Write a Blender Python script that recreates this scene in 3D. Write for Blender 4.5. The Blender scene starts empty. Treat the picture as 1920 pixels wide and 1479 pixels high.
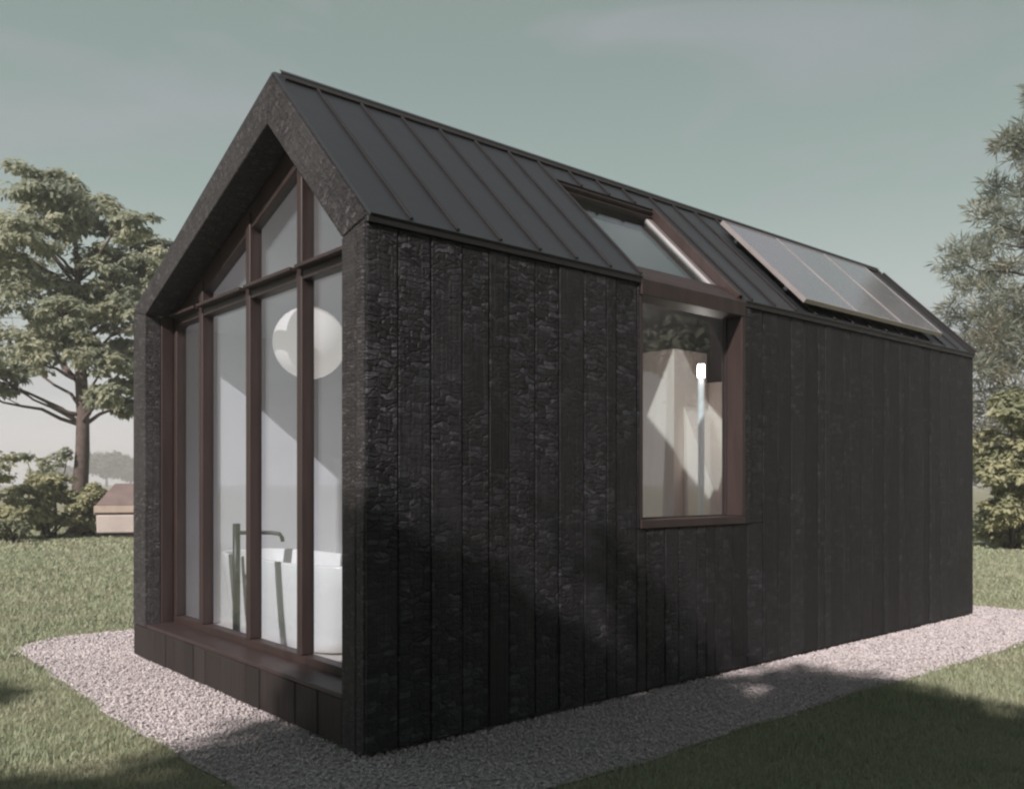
import bpy, bmesh, math, random
import numpy as np
from mathutils import Vector, Matrix

R = math.radians
S = bpy.context.scene
COL = S.collection
random.seed(7)

# ------------------------------------------------------------------ camera, sky, sun, exposure
SUN_AZ, SUN_EL = 22.5, 36.0                       # azimuth measured from the gable's outward direction towards the long side
sun_dir = Vector((-math.cos(R(SUN_AZ)) * math.cos(R(SUN_EL)), -math.sin(R(SUN_AZ)) * math.cos(R(SUN_EL)), math.sin(R(SUN_EL))))
CAM = Vector((-2.689, -4.377, 1.6))
CF = Vector((0.6557, 0.755, 0)).normalized()      # view heading on the ground
CR = Vector((0.755, -0.6557, 0)).normalized()     # to the right of it
cd = bpy.data.cameras.new('camera')
cd.sensor_width = 36.0
cd.lens = 36.0 * 1647 / 1920
cd.shift_y = (905 - 739.5) / 1920
cd.clip_start, cd.clip_end = 0.1, 3000
cam = bpy.data.objects.new('camera', cd); COL.objects.link(cam)
cam.location = CAM
cam.rotation_euler = (R(90), 0, math.atan2(CF.y, CF.x) - R(90))
S.camera = cam

W = bpy.data.worlds.new('World'); S.world = W; W.use_nodes = True
wn, wl = W.node_tree.nodes, W.node_tree.links
bg = wn['Background']
sky = wn.new('ShaderNodeTexSky'); sky.sky_type = 'NISHITA'; sky.sun_disc = False
sky.sun_elevation = R(SUN_EL); sky.sun_rotation = math.atan2(sun_dir.x, sun_dir.y)
sky.air_density = 1.0; sky.dust_density = 3.0; sky.ozone_density = 1.0
hs = wn.new('ShaderNodeHueSaturation'); hs.inputs['Saturation'].default_value = 0.25; hs.inputs['Value'].default_value = 0.75
wl.new(sky.outputs[0], hs.inputs['Color'])
tc = wn.new('ShaderNodeTexCoord'); sx = wn.new('ShaderNodeSeparateXYZ'); wl.new(tc.outputs['Generated'], sx.inputs[0])
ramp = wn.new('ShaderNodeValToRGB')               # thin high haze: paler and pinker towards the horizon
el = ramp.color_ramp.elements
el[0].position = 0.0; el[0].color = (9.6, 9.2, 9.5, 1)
el[1].position = 0.8; el[1].color = (1.15, 1.6, 1.8, 1)  # zenith dimmed to lower the ambient light in the shade
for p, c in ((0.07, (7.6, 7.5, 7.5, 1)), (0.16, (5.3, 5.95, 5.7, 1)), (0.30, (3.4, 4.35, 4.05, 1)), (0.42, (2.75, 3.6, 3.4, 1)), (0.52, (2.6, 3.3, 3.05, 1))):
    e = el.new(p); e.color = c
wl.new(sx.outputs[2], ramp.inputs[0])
mp = wn.new('ShaderNodeMapping'); mp.inputs['Scale'].default_value = (1.2, 1.2, 3.5); mp.inputs['Rotation'].default_value = (0.35, 0.5, 0.4)
wl.new(tc.outputs['Generated'], mp.inputs[0])
nz = wn.new('ShaderNodeTexNoise'); nz.inputs['Scale'].default_value = 2.2; nz.inputs['Detail'].default_value = 4; nz.inputs['Distortion'].default_value = 0.6
wl.new(mp.outputs[0], nz.inputs['Vector'])
nr = wn.new('ShaderNodeMapRange'); nr.inputs[1].default_value = 0.46; nr.inputs[2].default_value = 0.66; nr.inputs[4].default_value = 0.75
wl.new(nz.outputs[0], nr.inputs[0])
cm = wn.new('ShaderNodeMix'); cm.data_type = 'RGBA'
wl.new(nr.outputs[0], cm.inputs[0]); wl.new(ramp.outputs[0], cm.inputs[6]); cm.inputs[7].default_value = (4.1, 4.15, 4.5, 1)
mx = wn.new('ShaderNodeMix'); mx.data_type = 'RGBA'; mx.inputs[0].default_value = 0.85
wl.new(hs.outputs[0], mx.inputs[6]); wl.new(cm.outputs[2], mx.inputs[7])
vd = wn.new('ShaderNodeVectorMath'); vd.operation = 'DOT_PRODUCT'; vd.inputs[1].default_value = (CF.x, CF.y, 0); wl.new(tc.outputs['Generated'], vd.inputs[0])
vr = wn.new('ShaderNodeMapRange'); wl.new(vd.outputs['Value'], vr.inputs[0])      # unseen sky behind the view dimmed to cut ambient light
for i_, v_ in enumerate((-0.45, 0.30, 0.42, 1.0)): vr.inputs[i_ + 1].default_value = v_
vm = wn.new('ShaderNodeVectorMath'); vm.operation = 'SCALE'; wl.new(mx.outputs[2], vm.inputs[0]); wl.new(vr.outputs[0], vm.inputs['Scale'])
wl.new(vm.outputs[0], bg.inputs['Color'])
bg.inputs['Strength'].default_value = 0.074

sl = bpy.data.lights.new('sun', 'SUN'); sl.energy = 4.5; sl.angle = R(0.8); sl.color = (1.0, 0.875, 0.825)
so = bpy.data.objects.new('sun', sl); COL.objects.link(so)
so.rotation_euler = sun_dir.to_track_quat('Z', 'Y').to_euler()

S.view_settings.view_transform = 'Standard'; S.view_settings.look = 'None'
S.view_settings.exposure = 0.45; S.view_settings.gamma = 1.0
S.render.engine = 'CYCLES'
S.cycles.max_bounces = 10; S.cycles.transparent_max_bounces = 24
S.cycles.use_denoising = True
S.cycles.filter_width = 2.4

# ------------------------------------------------------------------ materials
def newmat(name):
    m = bpy.data.materials.new(name); m.use_nodes = True
    return m, m.node_tree.nodes, m.node_tree.links, m.node_tree.nodes['Principled BSDF']
def node(n, t, **kw):
    x = n.new(t)
    for k, v in kw.items(): setattr(x, k, v)
    return x
def mth(n, l, op, a, b=None, c=None):
    x = n.new('ShaderNodeMath'); x.operation = op
    for i, v in enumerate((a, b, c)):
        if v is None: continue
        if isinstance(v, (int, float)): x.inputs[i].default_value = v
        else: l.new(v, x.inputs[i])
    return x.outputs[0]
def noise(n, l, vec, scale, detail=3, rough=0.55, dist=0.0):
    x = n.new('ShaderNodeTexNoise'); x.inputs['Scale'].default_value = scale; x.inputs['Detail'].default_value = detail
    x.inputs['Roughness'].default_value = rough; x.inputs['Distortion'].default_value = dist
    if vec is not None: l.new(vec, x.inputs['Vector'])
    return x.outputs[0]
def rng(n, l, v, a, b, c, d):
    x = n.new('ShaderNodeMapRange'); l.new(v, x.inputs[0])
    for i, q in enumerate((a, b, c, d)): x.inputs[i + 1].default_value = q
    return x.outputs[0]
def mixc(n, l, f, a, b):
    x = n.new('ShaderNodeMix'); x.data_type = 'RGBA'
    if isinstance(f, (int, float)): x.inputs[0].default_value = f
    else: l.new(f, x.inputs[0])
    for i, v in ((6, a), (7, b)):
        if isinstance(v, tuple): x.inputs[i].default_value = v + (1,)
        else: l.new(v, x.inputs[i])
    return x.outputs[2]

def char_mat(name, dark, light, gator, rough=0.5, grain=1.0, lo=0.25, cells=30.0):
    """charred board: alligator cracks across the board in some boards, plain vertical grain in others; UV = metres along / across"""
    m, n, l, p = newmat(name)
    uv = node(n, 'ShaderNodeUVMap'); geo = node(n, 'ShaderNodeNewGeometry')
    rnd = geo.outputs['Random Per Island']
    off = node(n, 'ShaderNodeCombineXYZ'); l.new(mth(n, l, 'MULTIPLY', rnd, 71.0), off.inputs[0]); l.new(mth(n, l, 'MULTIPLY', rnd, 37.0), off.inputs[1])
    ad = node(n, 'ShaderNodeVectorMath', operation='ADD'); l.new(uv.outputs[0], ad.inputs[0]); l.new(off.outputs[0], ad.inputs[1])
    V = ad.outputs[0]
    # wobble
    wob = n.new('ShaderNodeTexNoise'); wob.inputs['Scale'].default_value = 9; wob.inputs['Detail'].default_value = 3; l.new(V, wob.inputs['Vector'])
    sb = node(n, 'ShaderNodeVectorMath', operation='SUBTRACT'); l.new(wob.outputs['Color'], sb.inputs[0]); sb.inputs[1].default_value = (.5, .5, .5)
    sc = node(n, 'ShaderNodeVectorMath', operation='SCALE'); l.new(sb.outputs[0], sc.inputs[0]); sc.inputs['Scale'].default_value = 0.06
    a2 = node(n, 'ShaderNodeVectorMath', operation='ADD'); l.new(V, a2.inputs[0]); l.new(sc.outputs[0], a2.inputs[1])
    ms = node(n, 'ShaderNodeMapping'); ms.inputs['Scale'].default_value = (cells, cells * 0.42, 1); l.new(a2.outputs[0], ms.inputs[0])
    vf = node(n, 'ShaderNodeTexVoronoi', voronoi_dimensions='2D', feature='F2', distance='CHEBYCHEV'); vf.inputs['Randomness'].default_value = 0.8; l.new(ms.outputs[0], vf.inputs['Vector'])
    vc = node(n, 'ShaderNodeTexVoronoi', voronoi_dimensions='2D', feature='F1', distance='CHEBYCHEV'); vc.inputs['Randomness'].default_value = 0.8; l.new(ms.outputs[0], vc.inputs['Vector'])
    for q in (vf, vc): q.inputs['Scale'].default_value = 1.0
    edge = mth(n, l, 'SUBTRACT', vf.outputs['Distance'], vc.outputs['Distance'])
    cell = n.new('ShaderNodeSeparateColor'); l.new(vc.outputs['Color'], cell.inputs[0])
    mr = node(n, 'ShaderNodeMapping'); mr.inputs['Scale'].default_value = (52, 7, 1); l.new(a2.outputs[0], mr.inputs[0])
    rid = mth(n, l, 'ABSOLUTE', mth(n, l, 'SUBTRACT', noise(n, l, mr.outputs[0], 1.0, 3, 0.6, 0.5), 0.5))      # short splits across the grain
    crack = mth(n, l, 'MINIMUM', rng(n, l, edge, 0.0, 0.30, 0.0, 1.0), rng(n, l, rid, 0.0, 0.06, 0.25, 1.0))
    mg = node(n, 'ShaderNodeMapping'); mg.inputs['Scale'].default_value = (1.1, 48, 1); l.new(V, mg.inputs[0])
    gr = noise(n, l, mg.outputs[0], 1.0, 5, 0.65, 0.4)
    fine = noise(n, l, V, 170, 4, 0.7)
    # how strongly a board has cracked: random per board, stronger where it was burnt longest
    obj = node(n, 'ShaderNodeTexCoord')
    patch = noise(n, l, V, 1.1, 2)
    mask = mth(n, l, 'MULTIPLY', rng(n, l, rnd, 0.25, 0.7, lo, 1.0), rng(n, l, patch, 0.38, 0.55, max(0.15, lo - .2), 1.0))
    su = node(n, 'ShaderNodeSeparateXYZ'); l.new(uv.outputs[0], su.inputs[0])
    mask = mth(n, l, 'MULTIPLY', mth(n, l, 'MULTIPLY', mask, gator), rng(n, l, su.outputs[1], 1.0, 4.5, 1.0, 0.45 if lo < .5 else 1.0))      # the gable end was burnt longest
    hgt_c = mth(n, l, 'ADD', mth(n, l, 'MULTIPLY', crack, 1.0), mth(n, l, 'MULTIPLY', cell.outputs[0], 0.55))
    hgt = mth(n, l, 'ADD', mth(n, l, 'MULTIPLY', hgt_c, mask), mth(n, l, 'ADD', mth(n, l, 'MULTIPLY', gr, 1.1 * grain), mth(n, l, 'MULTIPLY', fine, 0.22)))
    bp = node(n, 'ShaderNodeBump'); bp.inputs['Strength'].default_value = 1.0; bp.inputs['Distance'].default_value = 0.010
    l.new(hgt, bp.inputs['Height']); l.new(bp.outputs[0], p.inputs['Normal'])
    tone = mth(n, l, 'ADD', mth(n, l, 'MULTIPLY', rng(n, l, gr, 0.3, 0.7, 0.0, 1.0), 0.6), mth(n, l, 'MULTIPLY', rnd, 0.55))
    tone = mth(n, l, 'ADD', tone, mth(n, l, 'MULTIPLY', mth(n, l, 'MULTIPLY', cell.outputs[1], mask), 0.55))
    c = mixc(n, l, rng(n, l, tone, 0.25, 1.5, 0.0, 1.0), dark, light)
    c = mixc(n, l, mth(n, l, 'MULTIPLY', mth(n, l, 'SUBTRACT', 1.0, crack), mth(n, l, 'MULTIPLY', mask, 0.85)), c, (0.004, 0.004, 0.0045))
    cell_glint = mth(n, l, 'MULTIPLY', rng(n, l, cell.outputs[2], 0.62, 0.92, 0.0, 1.0), mth(n, l, 'MULTIPLY', mask, crack))      # lighter char cells, highlights put into the colour
    c = mixc(n, l, mth(n, l, 'MULTIPLY', cell_glint, 0.9 if lo < .5 else 0.45), c, tuple(min(1, v * 2.8) for v in light))
    l.new(c, p.inputs['Base Color'])
    l.new(rng(n, l, fine, 0.3, 0.7, rough - 0.1, rough + 0.2), p.inputs['Roughness'])
    p.inputs['Specular IOR Level'].default_value = 0.36
    return m

def wood_mat(name, a, b, scale=(2, 40, 40), rough=0.5, bump=0.15):
    m, n, l, p = newmat(name)
    t = node(n, 'ShaderNodeTexCoord'); mp_ = node(n, 'ShaderNodeMapping'); mp_.inputs['Scale'].default_value = scale; l.new(t.outputs['Object'], mp_.inputs[0])
    g = noise(n, l, mp_.outputs[0], 1.0, 5, 0.6, 0.8)
    l.new(mixc(n, l, rng(n, l, g, 0.3, 0.7, 0, 1), a, b), p.inputs['Base Color'])
    p.inputs['Roughness'].default_value = rough
    bp = node(n, 'ShaderNodeBump'); bp.inputs['Strength'].default_value = bump; bp.inputs['Distance'].default_value = 0.004; l.new(g, bp.inputs['Height']); l.new(bp.outputs[0], p.inputs['Normal'])
    return m
def plain(name, c, rough=0.5, metal=0.0, var=0.12, scale=3.0, bump=0.0, spec=0.5):
    m, n, l, p = newmat(name)
    t = node(n, 'ShaderNodeTexCoord'); g = noise(n, l, t.outputs['Object'], scale, 5, 0.6)
    lo = tuple(v * (1 - var) for v in c); hi = tuple(min(1, v * (1 + var)) for v in c)
    l.new(mixc(n, l, rng(n, l, g, 0.3, 0.7, 0, 1), lo, hi), p.inputs['Base Color'])
    l.new(rng(n, l, g, 0.3, 0.7, max(0.02, rough - 0.07), min(1, rough + 0.07)), p.inputs['Roughness'])
    p.inputs['Metallic'].default_value = metal; p.inputs['Specular IOR Level'].default_value = spec
    if bump:
        bp = node(n, 'ShaderNodeBump'); bp.inputs['Strength'].default_value = bump; bp.inputs['Distance'].default_value = 0.01; l.new(noise(n, l, t.outputs['Object'], scale * 12, 4), bp.inputs['Height']); l.new(bp.outputs[0], p.inputs['Normal'])
    return m
def glass_mat(name, tint, ior):
    m, n, l, p = newmat(name); n.remove(p)
    out = [x for x in n if x.type == 'OUTPUT_MATERIAL'][0]
    tr = node(n, 'ShaderNodeBsdfTransparent'); tr.inputs[0].default_value = tint + (1,)
    gl = node(n, 'ShaderNodeBsdfGlossy'); gl.inputs['Roughness'].default_value = 0.012
    fr = node(n, 'ShaderNodeFresnel'); geo = node(n, 'ShaderNodeNewGeometry')
    l.new(rng(n, l, geo.outputs['Backfacing'], 0, 1, ior, 1 / ior), fr.inputs[0])     # the same reflection from either side of the sheet
    ms = node(n, 'ShaderNodeMixShader'); l.new(fr.outputs[0], ms.inputs[0]); l.new(tr.outputs[0], ms.inputs[1]); l.new(gl.outputs[0], ms.inputs[2])
    l.new(ms.outputs[0], out.inputs[0])
    return m
def leaf_mat(name, c1, c2, c3, trans=0.3, rough=0.55):
    m, n, l, p = newmat(name)
    geo = node(n, 'ShaderNodeNewGeometry'); t = node(n, 'ShaderNodeTexCoord')
    big = noise(n, l, t.outputs['Object'], 0.9, 2)
    c = mixc(n, l, geo.outputs['Random Per Island'], c1, c2)
    c = mixc(n, l, rng(n, l, big, 0.45, 0.65, 0, 1), c, c3)
    l.new(c, p.inputs['Base Color']); p.inputs['Roughness'].default_value = rough; p.inputs['Specular IOR Level'].default_value = 0.35
    tl = node(n, 'ShaderNodeBsdfTranslucent'); l.new(c, tl.inputs[0])
    ms = node(n, 'ShaderNodeMixShader'); ms.inputs[0].default_value = trans
    out = [x for x in n if x.type == 'OUTPUT_MATERIAL'][0]
    l.new(p.outputs[0], ms.inputs[1]); l.new(tl.outputs[0], ms.inputs[2]); l.new(ms.outputs[0], out.inputs[0])
    return m

M = {}
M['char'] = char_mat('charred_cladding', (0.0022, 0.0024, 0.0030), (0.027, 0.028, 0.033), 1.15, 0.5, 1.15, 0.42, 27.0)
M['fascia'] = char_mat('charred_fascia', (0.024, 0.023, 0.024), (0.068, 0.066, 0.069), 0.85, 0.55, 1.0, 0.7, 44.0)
M['apron'] = char_mat('brushed_dark_boards', (0.014, 0.0112, 0.0105), (0.046, 0.037, 0.034), 0.0, 0.6, 0.8)
M['core'] = plain('dark_wall_core', (0.012, 0.012, 0.012), 0.8)
M['metal'] = plain('dark_standing_seam_metal', (0.024, 0.027, 0.031), 0.45, 0.0, 0.10, 1.3, 0.0, 0.5)
M['seam'] = plain('dark_seam_metal', (0.012, 0.011, 0.012), 0.5, 0.0, 0.1, 4)
M['frame'] = wood_mat('red_brown_timber', (0.023, 0.0152, 0.0142), (0.042, 0.0275, 0.0255), (9, 9, 1.2))
M['frame_dark'] = wood_mat('dark_timber', (0.020, 0.015, 0.014), (0.038, 0.028, 0.026), (9, 9, 1.2))  # darker copy of that timber, shade put into transoms and roof-window head
M['glass'] = glass_mat('window_glass', (0.93, 0.97, 0.995), 1.88)
M['sloped_glass'] = glass_mat('coated_roof_glass', (0.8, 0.9, 0.9), 2.6)
M['alu'] = plain('pale_metal_bead', (0.52, 0.50, 0.51), 0.35, 0.3)
M['inner'] = plain('white_plaster', (0.84, 0.82, 0.84), 0.7, 0, 0.03)
M['innerwood'] = wood_mat('pale_plywood', (0.78, 0.65, 0.59), (0.84, 0.72, 0.665), (8, 8, 1.0), 0.6, 0.05)
M['floor'] = wood_mat('pale_floor_boards', (0.58, 0.52, 0.48), (0.66, 0.60, 0.56), (2, 30, 2), 0.5, 0.05)
M['porcelain'] = plain('white_porcelain', (0.86, 0.83, 0.83), 0.25, 0, 0.02)
M['black'] = plain('matt_black_metal', (0.03, 0.034, 0.037), 0.4)
M['paper'] = plain('white_paper_shade', (0.78, 0.74, 0.71), 0.9, 0, 0.02)
M['towel'] = plain('grey_cotton', (0.16, 0.17, 0.18), 0.95, 0, 0.15, 12, 0.6)
M['cell'] = plain('solar_glass', (0.15, 0.145, 0.17), 0.25, 0, 0.12, 9, 0, 0.5)
M['cell'].node_tree.nodes['Principled BSDF'].inputs['Coat Weight'].default_value = 1.0; M['cell'].node_tree.nodes['Principled BSDF'].inputs['Coat IOR'].default_value = 1.8; M['cell'].node_tree.nodes['Principled BSDF'].inputs['Coat Roughness'].default_value = 0.1
M['panelframe'] = plain('silver_panel_frame', (0.38, 0.36, 0.36), 0.4, 0.4)
M['render'] = plain('pale_render', (0.50, 0.45, 0.43), 0.9, 0, 0.1, 2, 0.3)
M['brownroof'] = plain('brown_roofing', (0.165, 0.132, 0.124), 0.8, 0, 0.2, 3, 0.3)
M['beige'] = plain('beige_board', (0.38, 0.32, 0.27), 0.8)
M['bark'] = plain('bark', (0.105, 0.082, 0.074), 0.9, 0, 0.35, 6, 1.0)
M['bark_dark'] = plain('dark_bark', (0.045, 0.038, 0.034), 0.9, 0, 0.35, 6, 1.0)
M['leaf'] = leaf_mat('broad_leaves', (0.33, 0.37, 0.26), (0.54, 0.56, 0.42), (0.27, 0.315, 0.245), 0.5)
M['pine'] = leaf_mat('pale_needles', (0.24, 0.29, 0.25), (0.38, 0.41, 0.33), (0.36, 0.345, 0.25), 0.45)
M['hedge'] = leaf_mat('shrub_leaves', (0.31, 0.33, 0.19), (0.48, 0.48, 0.31), (0.25, 0.28, 0.175), 0.42)
M['sage'] = leaf_mat('grey_green_leaves', (0.20, 0.23, 0.15), (0.28, 0.30, 0.21), (0.16, 0.2, 0.13))
M['dusk'] = leaf_mat('far_leaves', (0.10, 0.11, 0.09), (0.14, 0.14, 0.11), (0.09, 0.10, 0.085))

# ------------------------------------------------------------------ mesh helpers
def tag(o, label=None, cat=None, group=None, kind=None):
    for k, v in (('label', label), ('category', cat), ('group', group), ('kind', kind)):
        if v: o[k] = v
    return o
def empty(name, loc=(0, 0, 0), rz=0, **kw):
    o = bpy.data.objects.new(name, None); COL.objects.link(o); o.location = loc; o.rotation_euler.z = rz
    o.empty_display_size = 0.2
    return tag(o, **kw)
class MB:
    def __init__(s): s.v = []; s.f = []; s.uv = []; s.sm = []
    def poly(s, pts, uvs=None, smooth=False):
        b = len(s.v); s.v += [tuple(p) for p in pts]; s.f.append(tuple(range(b, b + len(pts))))
        s.uv.append(uvs or [(0, 0)] * len(pts)); s.sm.append(smooth)
    def solid(s, pts, faces, uvf=None, smooth=False):
        b = len(s.v); s.v += [tuple(p) for p in pts]
        for f in faces:
            s.f.append(tuple(b + i for i in f)); s.uv.append([uvf(pts[i]) for i in f] if uvf else [(0, 0)] * len(f)); s.sm.append(smooth)
    def box(s, x0, x1, y0, y1, z0, z1, uvf=None):
        p = [(x0, y0, z0), (x1, y0, z0), (x1, y1, z0), (x0, y1, z0), (x0, y0, z1), (x1, y0, z1), (x1, y1, z1), (x0, y1, z1)]
        s.solid(p, [(0, 3, 2, 1), (4, 5, 6, 7), (0, 1, 5, 4), (1, 2, 6, 5), (2, 3, 7, 6), (3, 0, 4, 7)], uvf)
    def hexa(s, a, b, uvf=None):          # two quads of 4 points, joined
        s.solid(list(a) + list(b), [(3, 2, 1, 0), (4, 5, 6, 7), (0, 1, 5, 4), (1, 2, 6, 5), (2, 3, 7, 6), (3, 0, 4, 7)], uvf)
    def prism(s, poly, x0, x1, uvf=None):  # polygon in (Y,Z) extruded along X
        n = len(poly); p = [(x0, y, z) for y, z in poly] + [(x1, y, z) for y, z in poly]
        fs = [tuple(range(n - 1, -1, -1)), tuple(range(n, 2 * n))] + [(i, (i + 1) % n, n + (i + 1) % n, n + i) for i in range(n)]
        s.solid(p, fs, uvf)
    def tube(s, pts, rad, n=8):
        pts = [Vector(p) for p in pts]; b = len(s.v); up = Vector((0.3, 0.2, 1)).normalized()
        for i, p in enumerate(pts):
            d = (pts[min(i + 1, len(pts) - 1)] - pts[max(i - 1, 0)]).normalized()
            a = d.cross(up if abs(d.dot(up)) < 0.95 else Vector((1, 0, 0))).normalized(); c = d.cross(a)
            for k in range(n):
                t = 2 * math.pi * k / n; s.v.append(tuple(p + (a * math.cos(t) + c * math.sin(t)) * rad[i]))
        for i in range(len(pts) - 1):
            for k in range(n):
                q = (b + i * n + k, b + i * n + (k + 1) % n, b + (i + 1) * n + (k + 1) % n, b + (i + 1) * n + k)
                s.f.append(q); s.uv.append([(0, 0)] * 4); s.sm.append(True)
        for e, o in ((0, 1), (len(pts) - 1, -1)):
            q = tuple(b + e * n + k for k in range(n)); q = q[::-1] if o == 1 else q
            s.f.append(q); s.uv.append([(0, 0)] * n); s.sm.append(False)
    def lathe(s, prof, c, n=32, sx=1.0, sy=1.0):
        b = len(s.v)
        for r, z in prof:
            for k in range(n):
                t = 2 * math.pi * k / n; s.v.append((c[0] + r * sx * math.cos(t), c[1] + r * sy * math.sin(t), c[2] + z))
        for i in range(len(prof) - 1):
            for k in range(n):
                q = (b + i * n + k, b + i * n + (k + 1) % n, b + (i + 1) * n + (k + 1) % n, b + (i + 1) * n + k)
                s.f.append(q); s.uv.append([(0, 0)] * 4); s.sm.append(True)
    def build(s, name, mat, parent=None, bevel=0.0, seg=1):
        me = bpy.data.meshes.new(name); me.from_pydata(s.v, [], s.f); me.materials.append(mat)
        ul = me.uv_layers.new(name='UVMap'); ul.data.foreach_set('uv', [c for f in s.uv for q in f for c in q])
        me.polygons.foreach_set('use_smooth', s.sm); me.update()
        o = bpy.data.objects.new(name, me); COL.objects.link(o)
        if parent: o.parent = parent
        if bevel:
            bv = o.modifiers.new('bevel', 'BEVEL'); bv.width = bevel; bv.segments = seg; bv.limit_method = 'ANGLE'; bv.angle_limit = R(40)
        return o
def npmesh(name, verts, faces, mat, parent=None, smooth=False):
    verts = np.asarray(verts, np.float32).reshape(-1, 3); faces = np.asarray(faces, np.int32); k = faces.shape[1]
    me = bpy.data.meshes.new(name)
    me.vertices.add(len(verts)); me.vertices.foreach_set('co', verts.ravel())
    me.loops.add(faces.size); me.loops.foreach_set('vertex_index', faces.ravel())
    me.polygons.add(len(faces)); me.polygons.foreach_set('loop_start', np.arange(0, faces.size, k, dtype=np.int32))
    if smooth: me.polygons.foreach_set('use_smooth', np.ones(len(faces), bool))
    me.materials.append(mat); me.update(calc_edges=True); me.validate()
    o = bpy.data.objects.new(name, me); COL.objects.link(o)
    if parent: o.parent = parent
    return o

# ------------------------------------------------------------------ house numbers (metres; near corner at the origin, X along the long side, Y along the gable)
L, WID, H = 8.527, 4.073, 3.147
RY, RZ = 1.229, 4.385                               # the ridge sits off-centre, near the long side we see
TH = math.atan2(RZ - H, RY)
CT, ST = math.cos(TH), math.sin(TH)
SL = math.hypot(RZ - H, RY)
def P(x, s, n): return (x, s * CT - n * ST, H + s * ST + n * CT)
TF = math.atan2(RZ - 3.19, WID - RY)                # the far, flatter slope
def slab(mb, x0, x1, s0, s1, n0, n1):
    mb.hexa([P(x0, s0, n0), P(x1, s0, n0), P(x1, s1, n0), P(x0, s1, n0)], [P(x0, s0, n1), P(x1, s0, n1), P(x1, s1, n1), P(x0, s1, n1)])
WX0, WX1, WZ0 = 2.40, 3.742, 1.285                  # corner window
SKY_S = 1.40                                        # upper end of the glazing on the slope

house = empty('tiny_house', (0, 0, 0), label='black charred timber tiny house with off-centre gable and glazed front', cat='house')

# side cladding: individual charred boards
uv_side = lambda p: (p[2], p[0])
wall = MB(); x = 0.022; k = 0
brd = []
rb = random.Random(3)
x = 0.0
while x < L - 0.02:
    w = rb.choice((0.105, 0.12, 0.17, 0.22, 0.235, 0.245) if x > 0.9 else (0.22, 0.235, 0.24)); x1 = min(x + w, L)
    if L - x1 < 0.1: x1 = L
    brd.append((x, x1)); x = x1
for a, b in brd:
    g = 0.0045; d = rb.uniform(-0.004, 0.004); a0, b0 = max(0.001, a + g), b - g
    t1, top = 0.024, H - 0.045
    if b <= WX0 + 0.01 or a >= WX1 + 0.09: wall.box(a0, b0, d, t1, 0.03, top, uv_side)
    else:
        wall.box(a0, b0, d, t1, 0.03, WZ0 - 0.035, uv_side)
        if a0 < WX0 - 0.02: wall.box(a0, WX0 - 0.006, d, t1, WZ0 - 0.03, top, uv_side)
        if b0 > WX1 + 0.10: wall.box(WX1 + 0.10, b0, d, t1, WZ0 - 0.03, top, uv_side)
wall.box(WX1 + 0.012, WX1 + 0.092, -0.008, 0.024, WZ0 - 0.032, H - 0.045, uv_side)   # narrow trim board beside the window
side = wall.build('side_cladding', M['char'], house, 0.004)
DX0, DX1, DZ = 2.75, 4.60, 2.65                     # glazed door added in the unseen far side, lets sky light in
for q in ((0.255, WX0, 0.026, 0.2, 0.02, H - 0.06), (WX0, WX1, 0.0262, 0.2, 0.02, WZ0 - 0.04), (WX1 + 0.002, L - 0.03, 0.026, 0.2, 0.02, H - 0.06),
          (0.255, DX0, WID - 0.2, WID - 0.03, 0.02, 3.10), (DX1, L - 0.03, WID - 0.2, WID - 0.03, 0.02, 3.10), (DX0 + .001, DX1 - .001, WID - 0.2, WID - 0.03, DZ, 3.10), (DX0 + .001, DX1 - .001, WID - 0.2, WID - 0.03, 0.02, .29)):
    core = MB(); core.box(*q); core.build('wall_core', M['core'], house)
bk = MB(); x = 0.02
while x < L - 0.05:
    a_, b_ = x + .004, min(x + .24, L) - .004; x += .24
    if b_ > DX0 and a_ < DX1: bk.box(a_, b_, WID - 0.028, WID, DZ + .02, 3.14, uv_side); bk.box(a_, b_, WID - 0.028, WID, 0.03, .28, uv_side)
    else: bk.box(a_, b_, WID - 0.028, WID, 0.03, 3.14, uv_side)
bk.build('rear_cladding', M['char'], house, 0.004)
gb = MB()
y = 0.0
def roofz(y): return H + y * (RZ - H) / RY if y < RY else RZ - (y - RY) * (RZ - 3.19) / (WID - RY)
while y < WID - 0.02:
    y1 = min(y + 0.24, WID)
    ys = [y + .004, y1 - .004]
    tp = [(ys[1], roofz(ys[1]) - .05)] + ([(RY, RZ - .05)] if ys[0] < RY < ys[1] else []) + [(ys[0], roofz(ys[0]) - .05)]
    gb.prism([(ys[0], .03), (ys[1], .03)] + tp, L - 0.028, L, lambda p: (p[2], p[1])); y = y1
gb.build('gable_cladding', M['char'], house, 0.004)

# front fascia: two rakes and two jambs with the apron boards between
FD = 0.25
OA = (1.294, 4.068); OL = (3.753, 3.11); ORR = (0.285, 3.075); AP = 0.30
fa = MB()
def strip(poly, along, dep=0.25):
    ax = Vector((along[0], along[1])).normalized(); pr = Vector((-ax.y, ax.x))
    fa.prism(poly, 0.0, dep, lambda p: (p[1] * ax.x + p[2] * ax.y, p[1] * pr.x + p[2] * pr.y + p[0]))
strip([(OA[0], OA[1]), (RY, RZ - 0.004), (WID, 3.186), (OL[0], OL[1])], (1, -0.4))
strip([(OA[0] - .004, OA[1]), (ORR[0] - 0.002, ORR[1]), (0.029, 3.139), (0.029, H + .021), (RY - 0.004, RZ - 0.006)], (1, 1))
strip([(0.029, 0.02), (0.118, 0.02), (0.118, 3.111), (0.029, 3.134)], (0, 1))
strip([(0.123, 0.02), (0.283, 0.02), (0.283, 3.069), (0.123, 3.110)], (0, 1))
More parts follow.
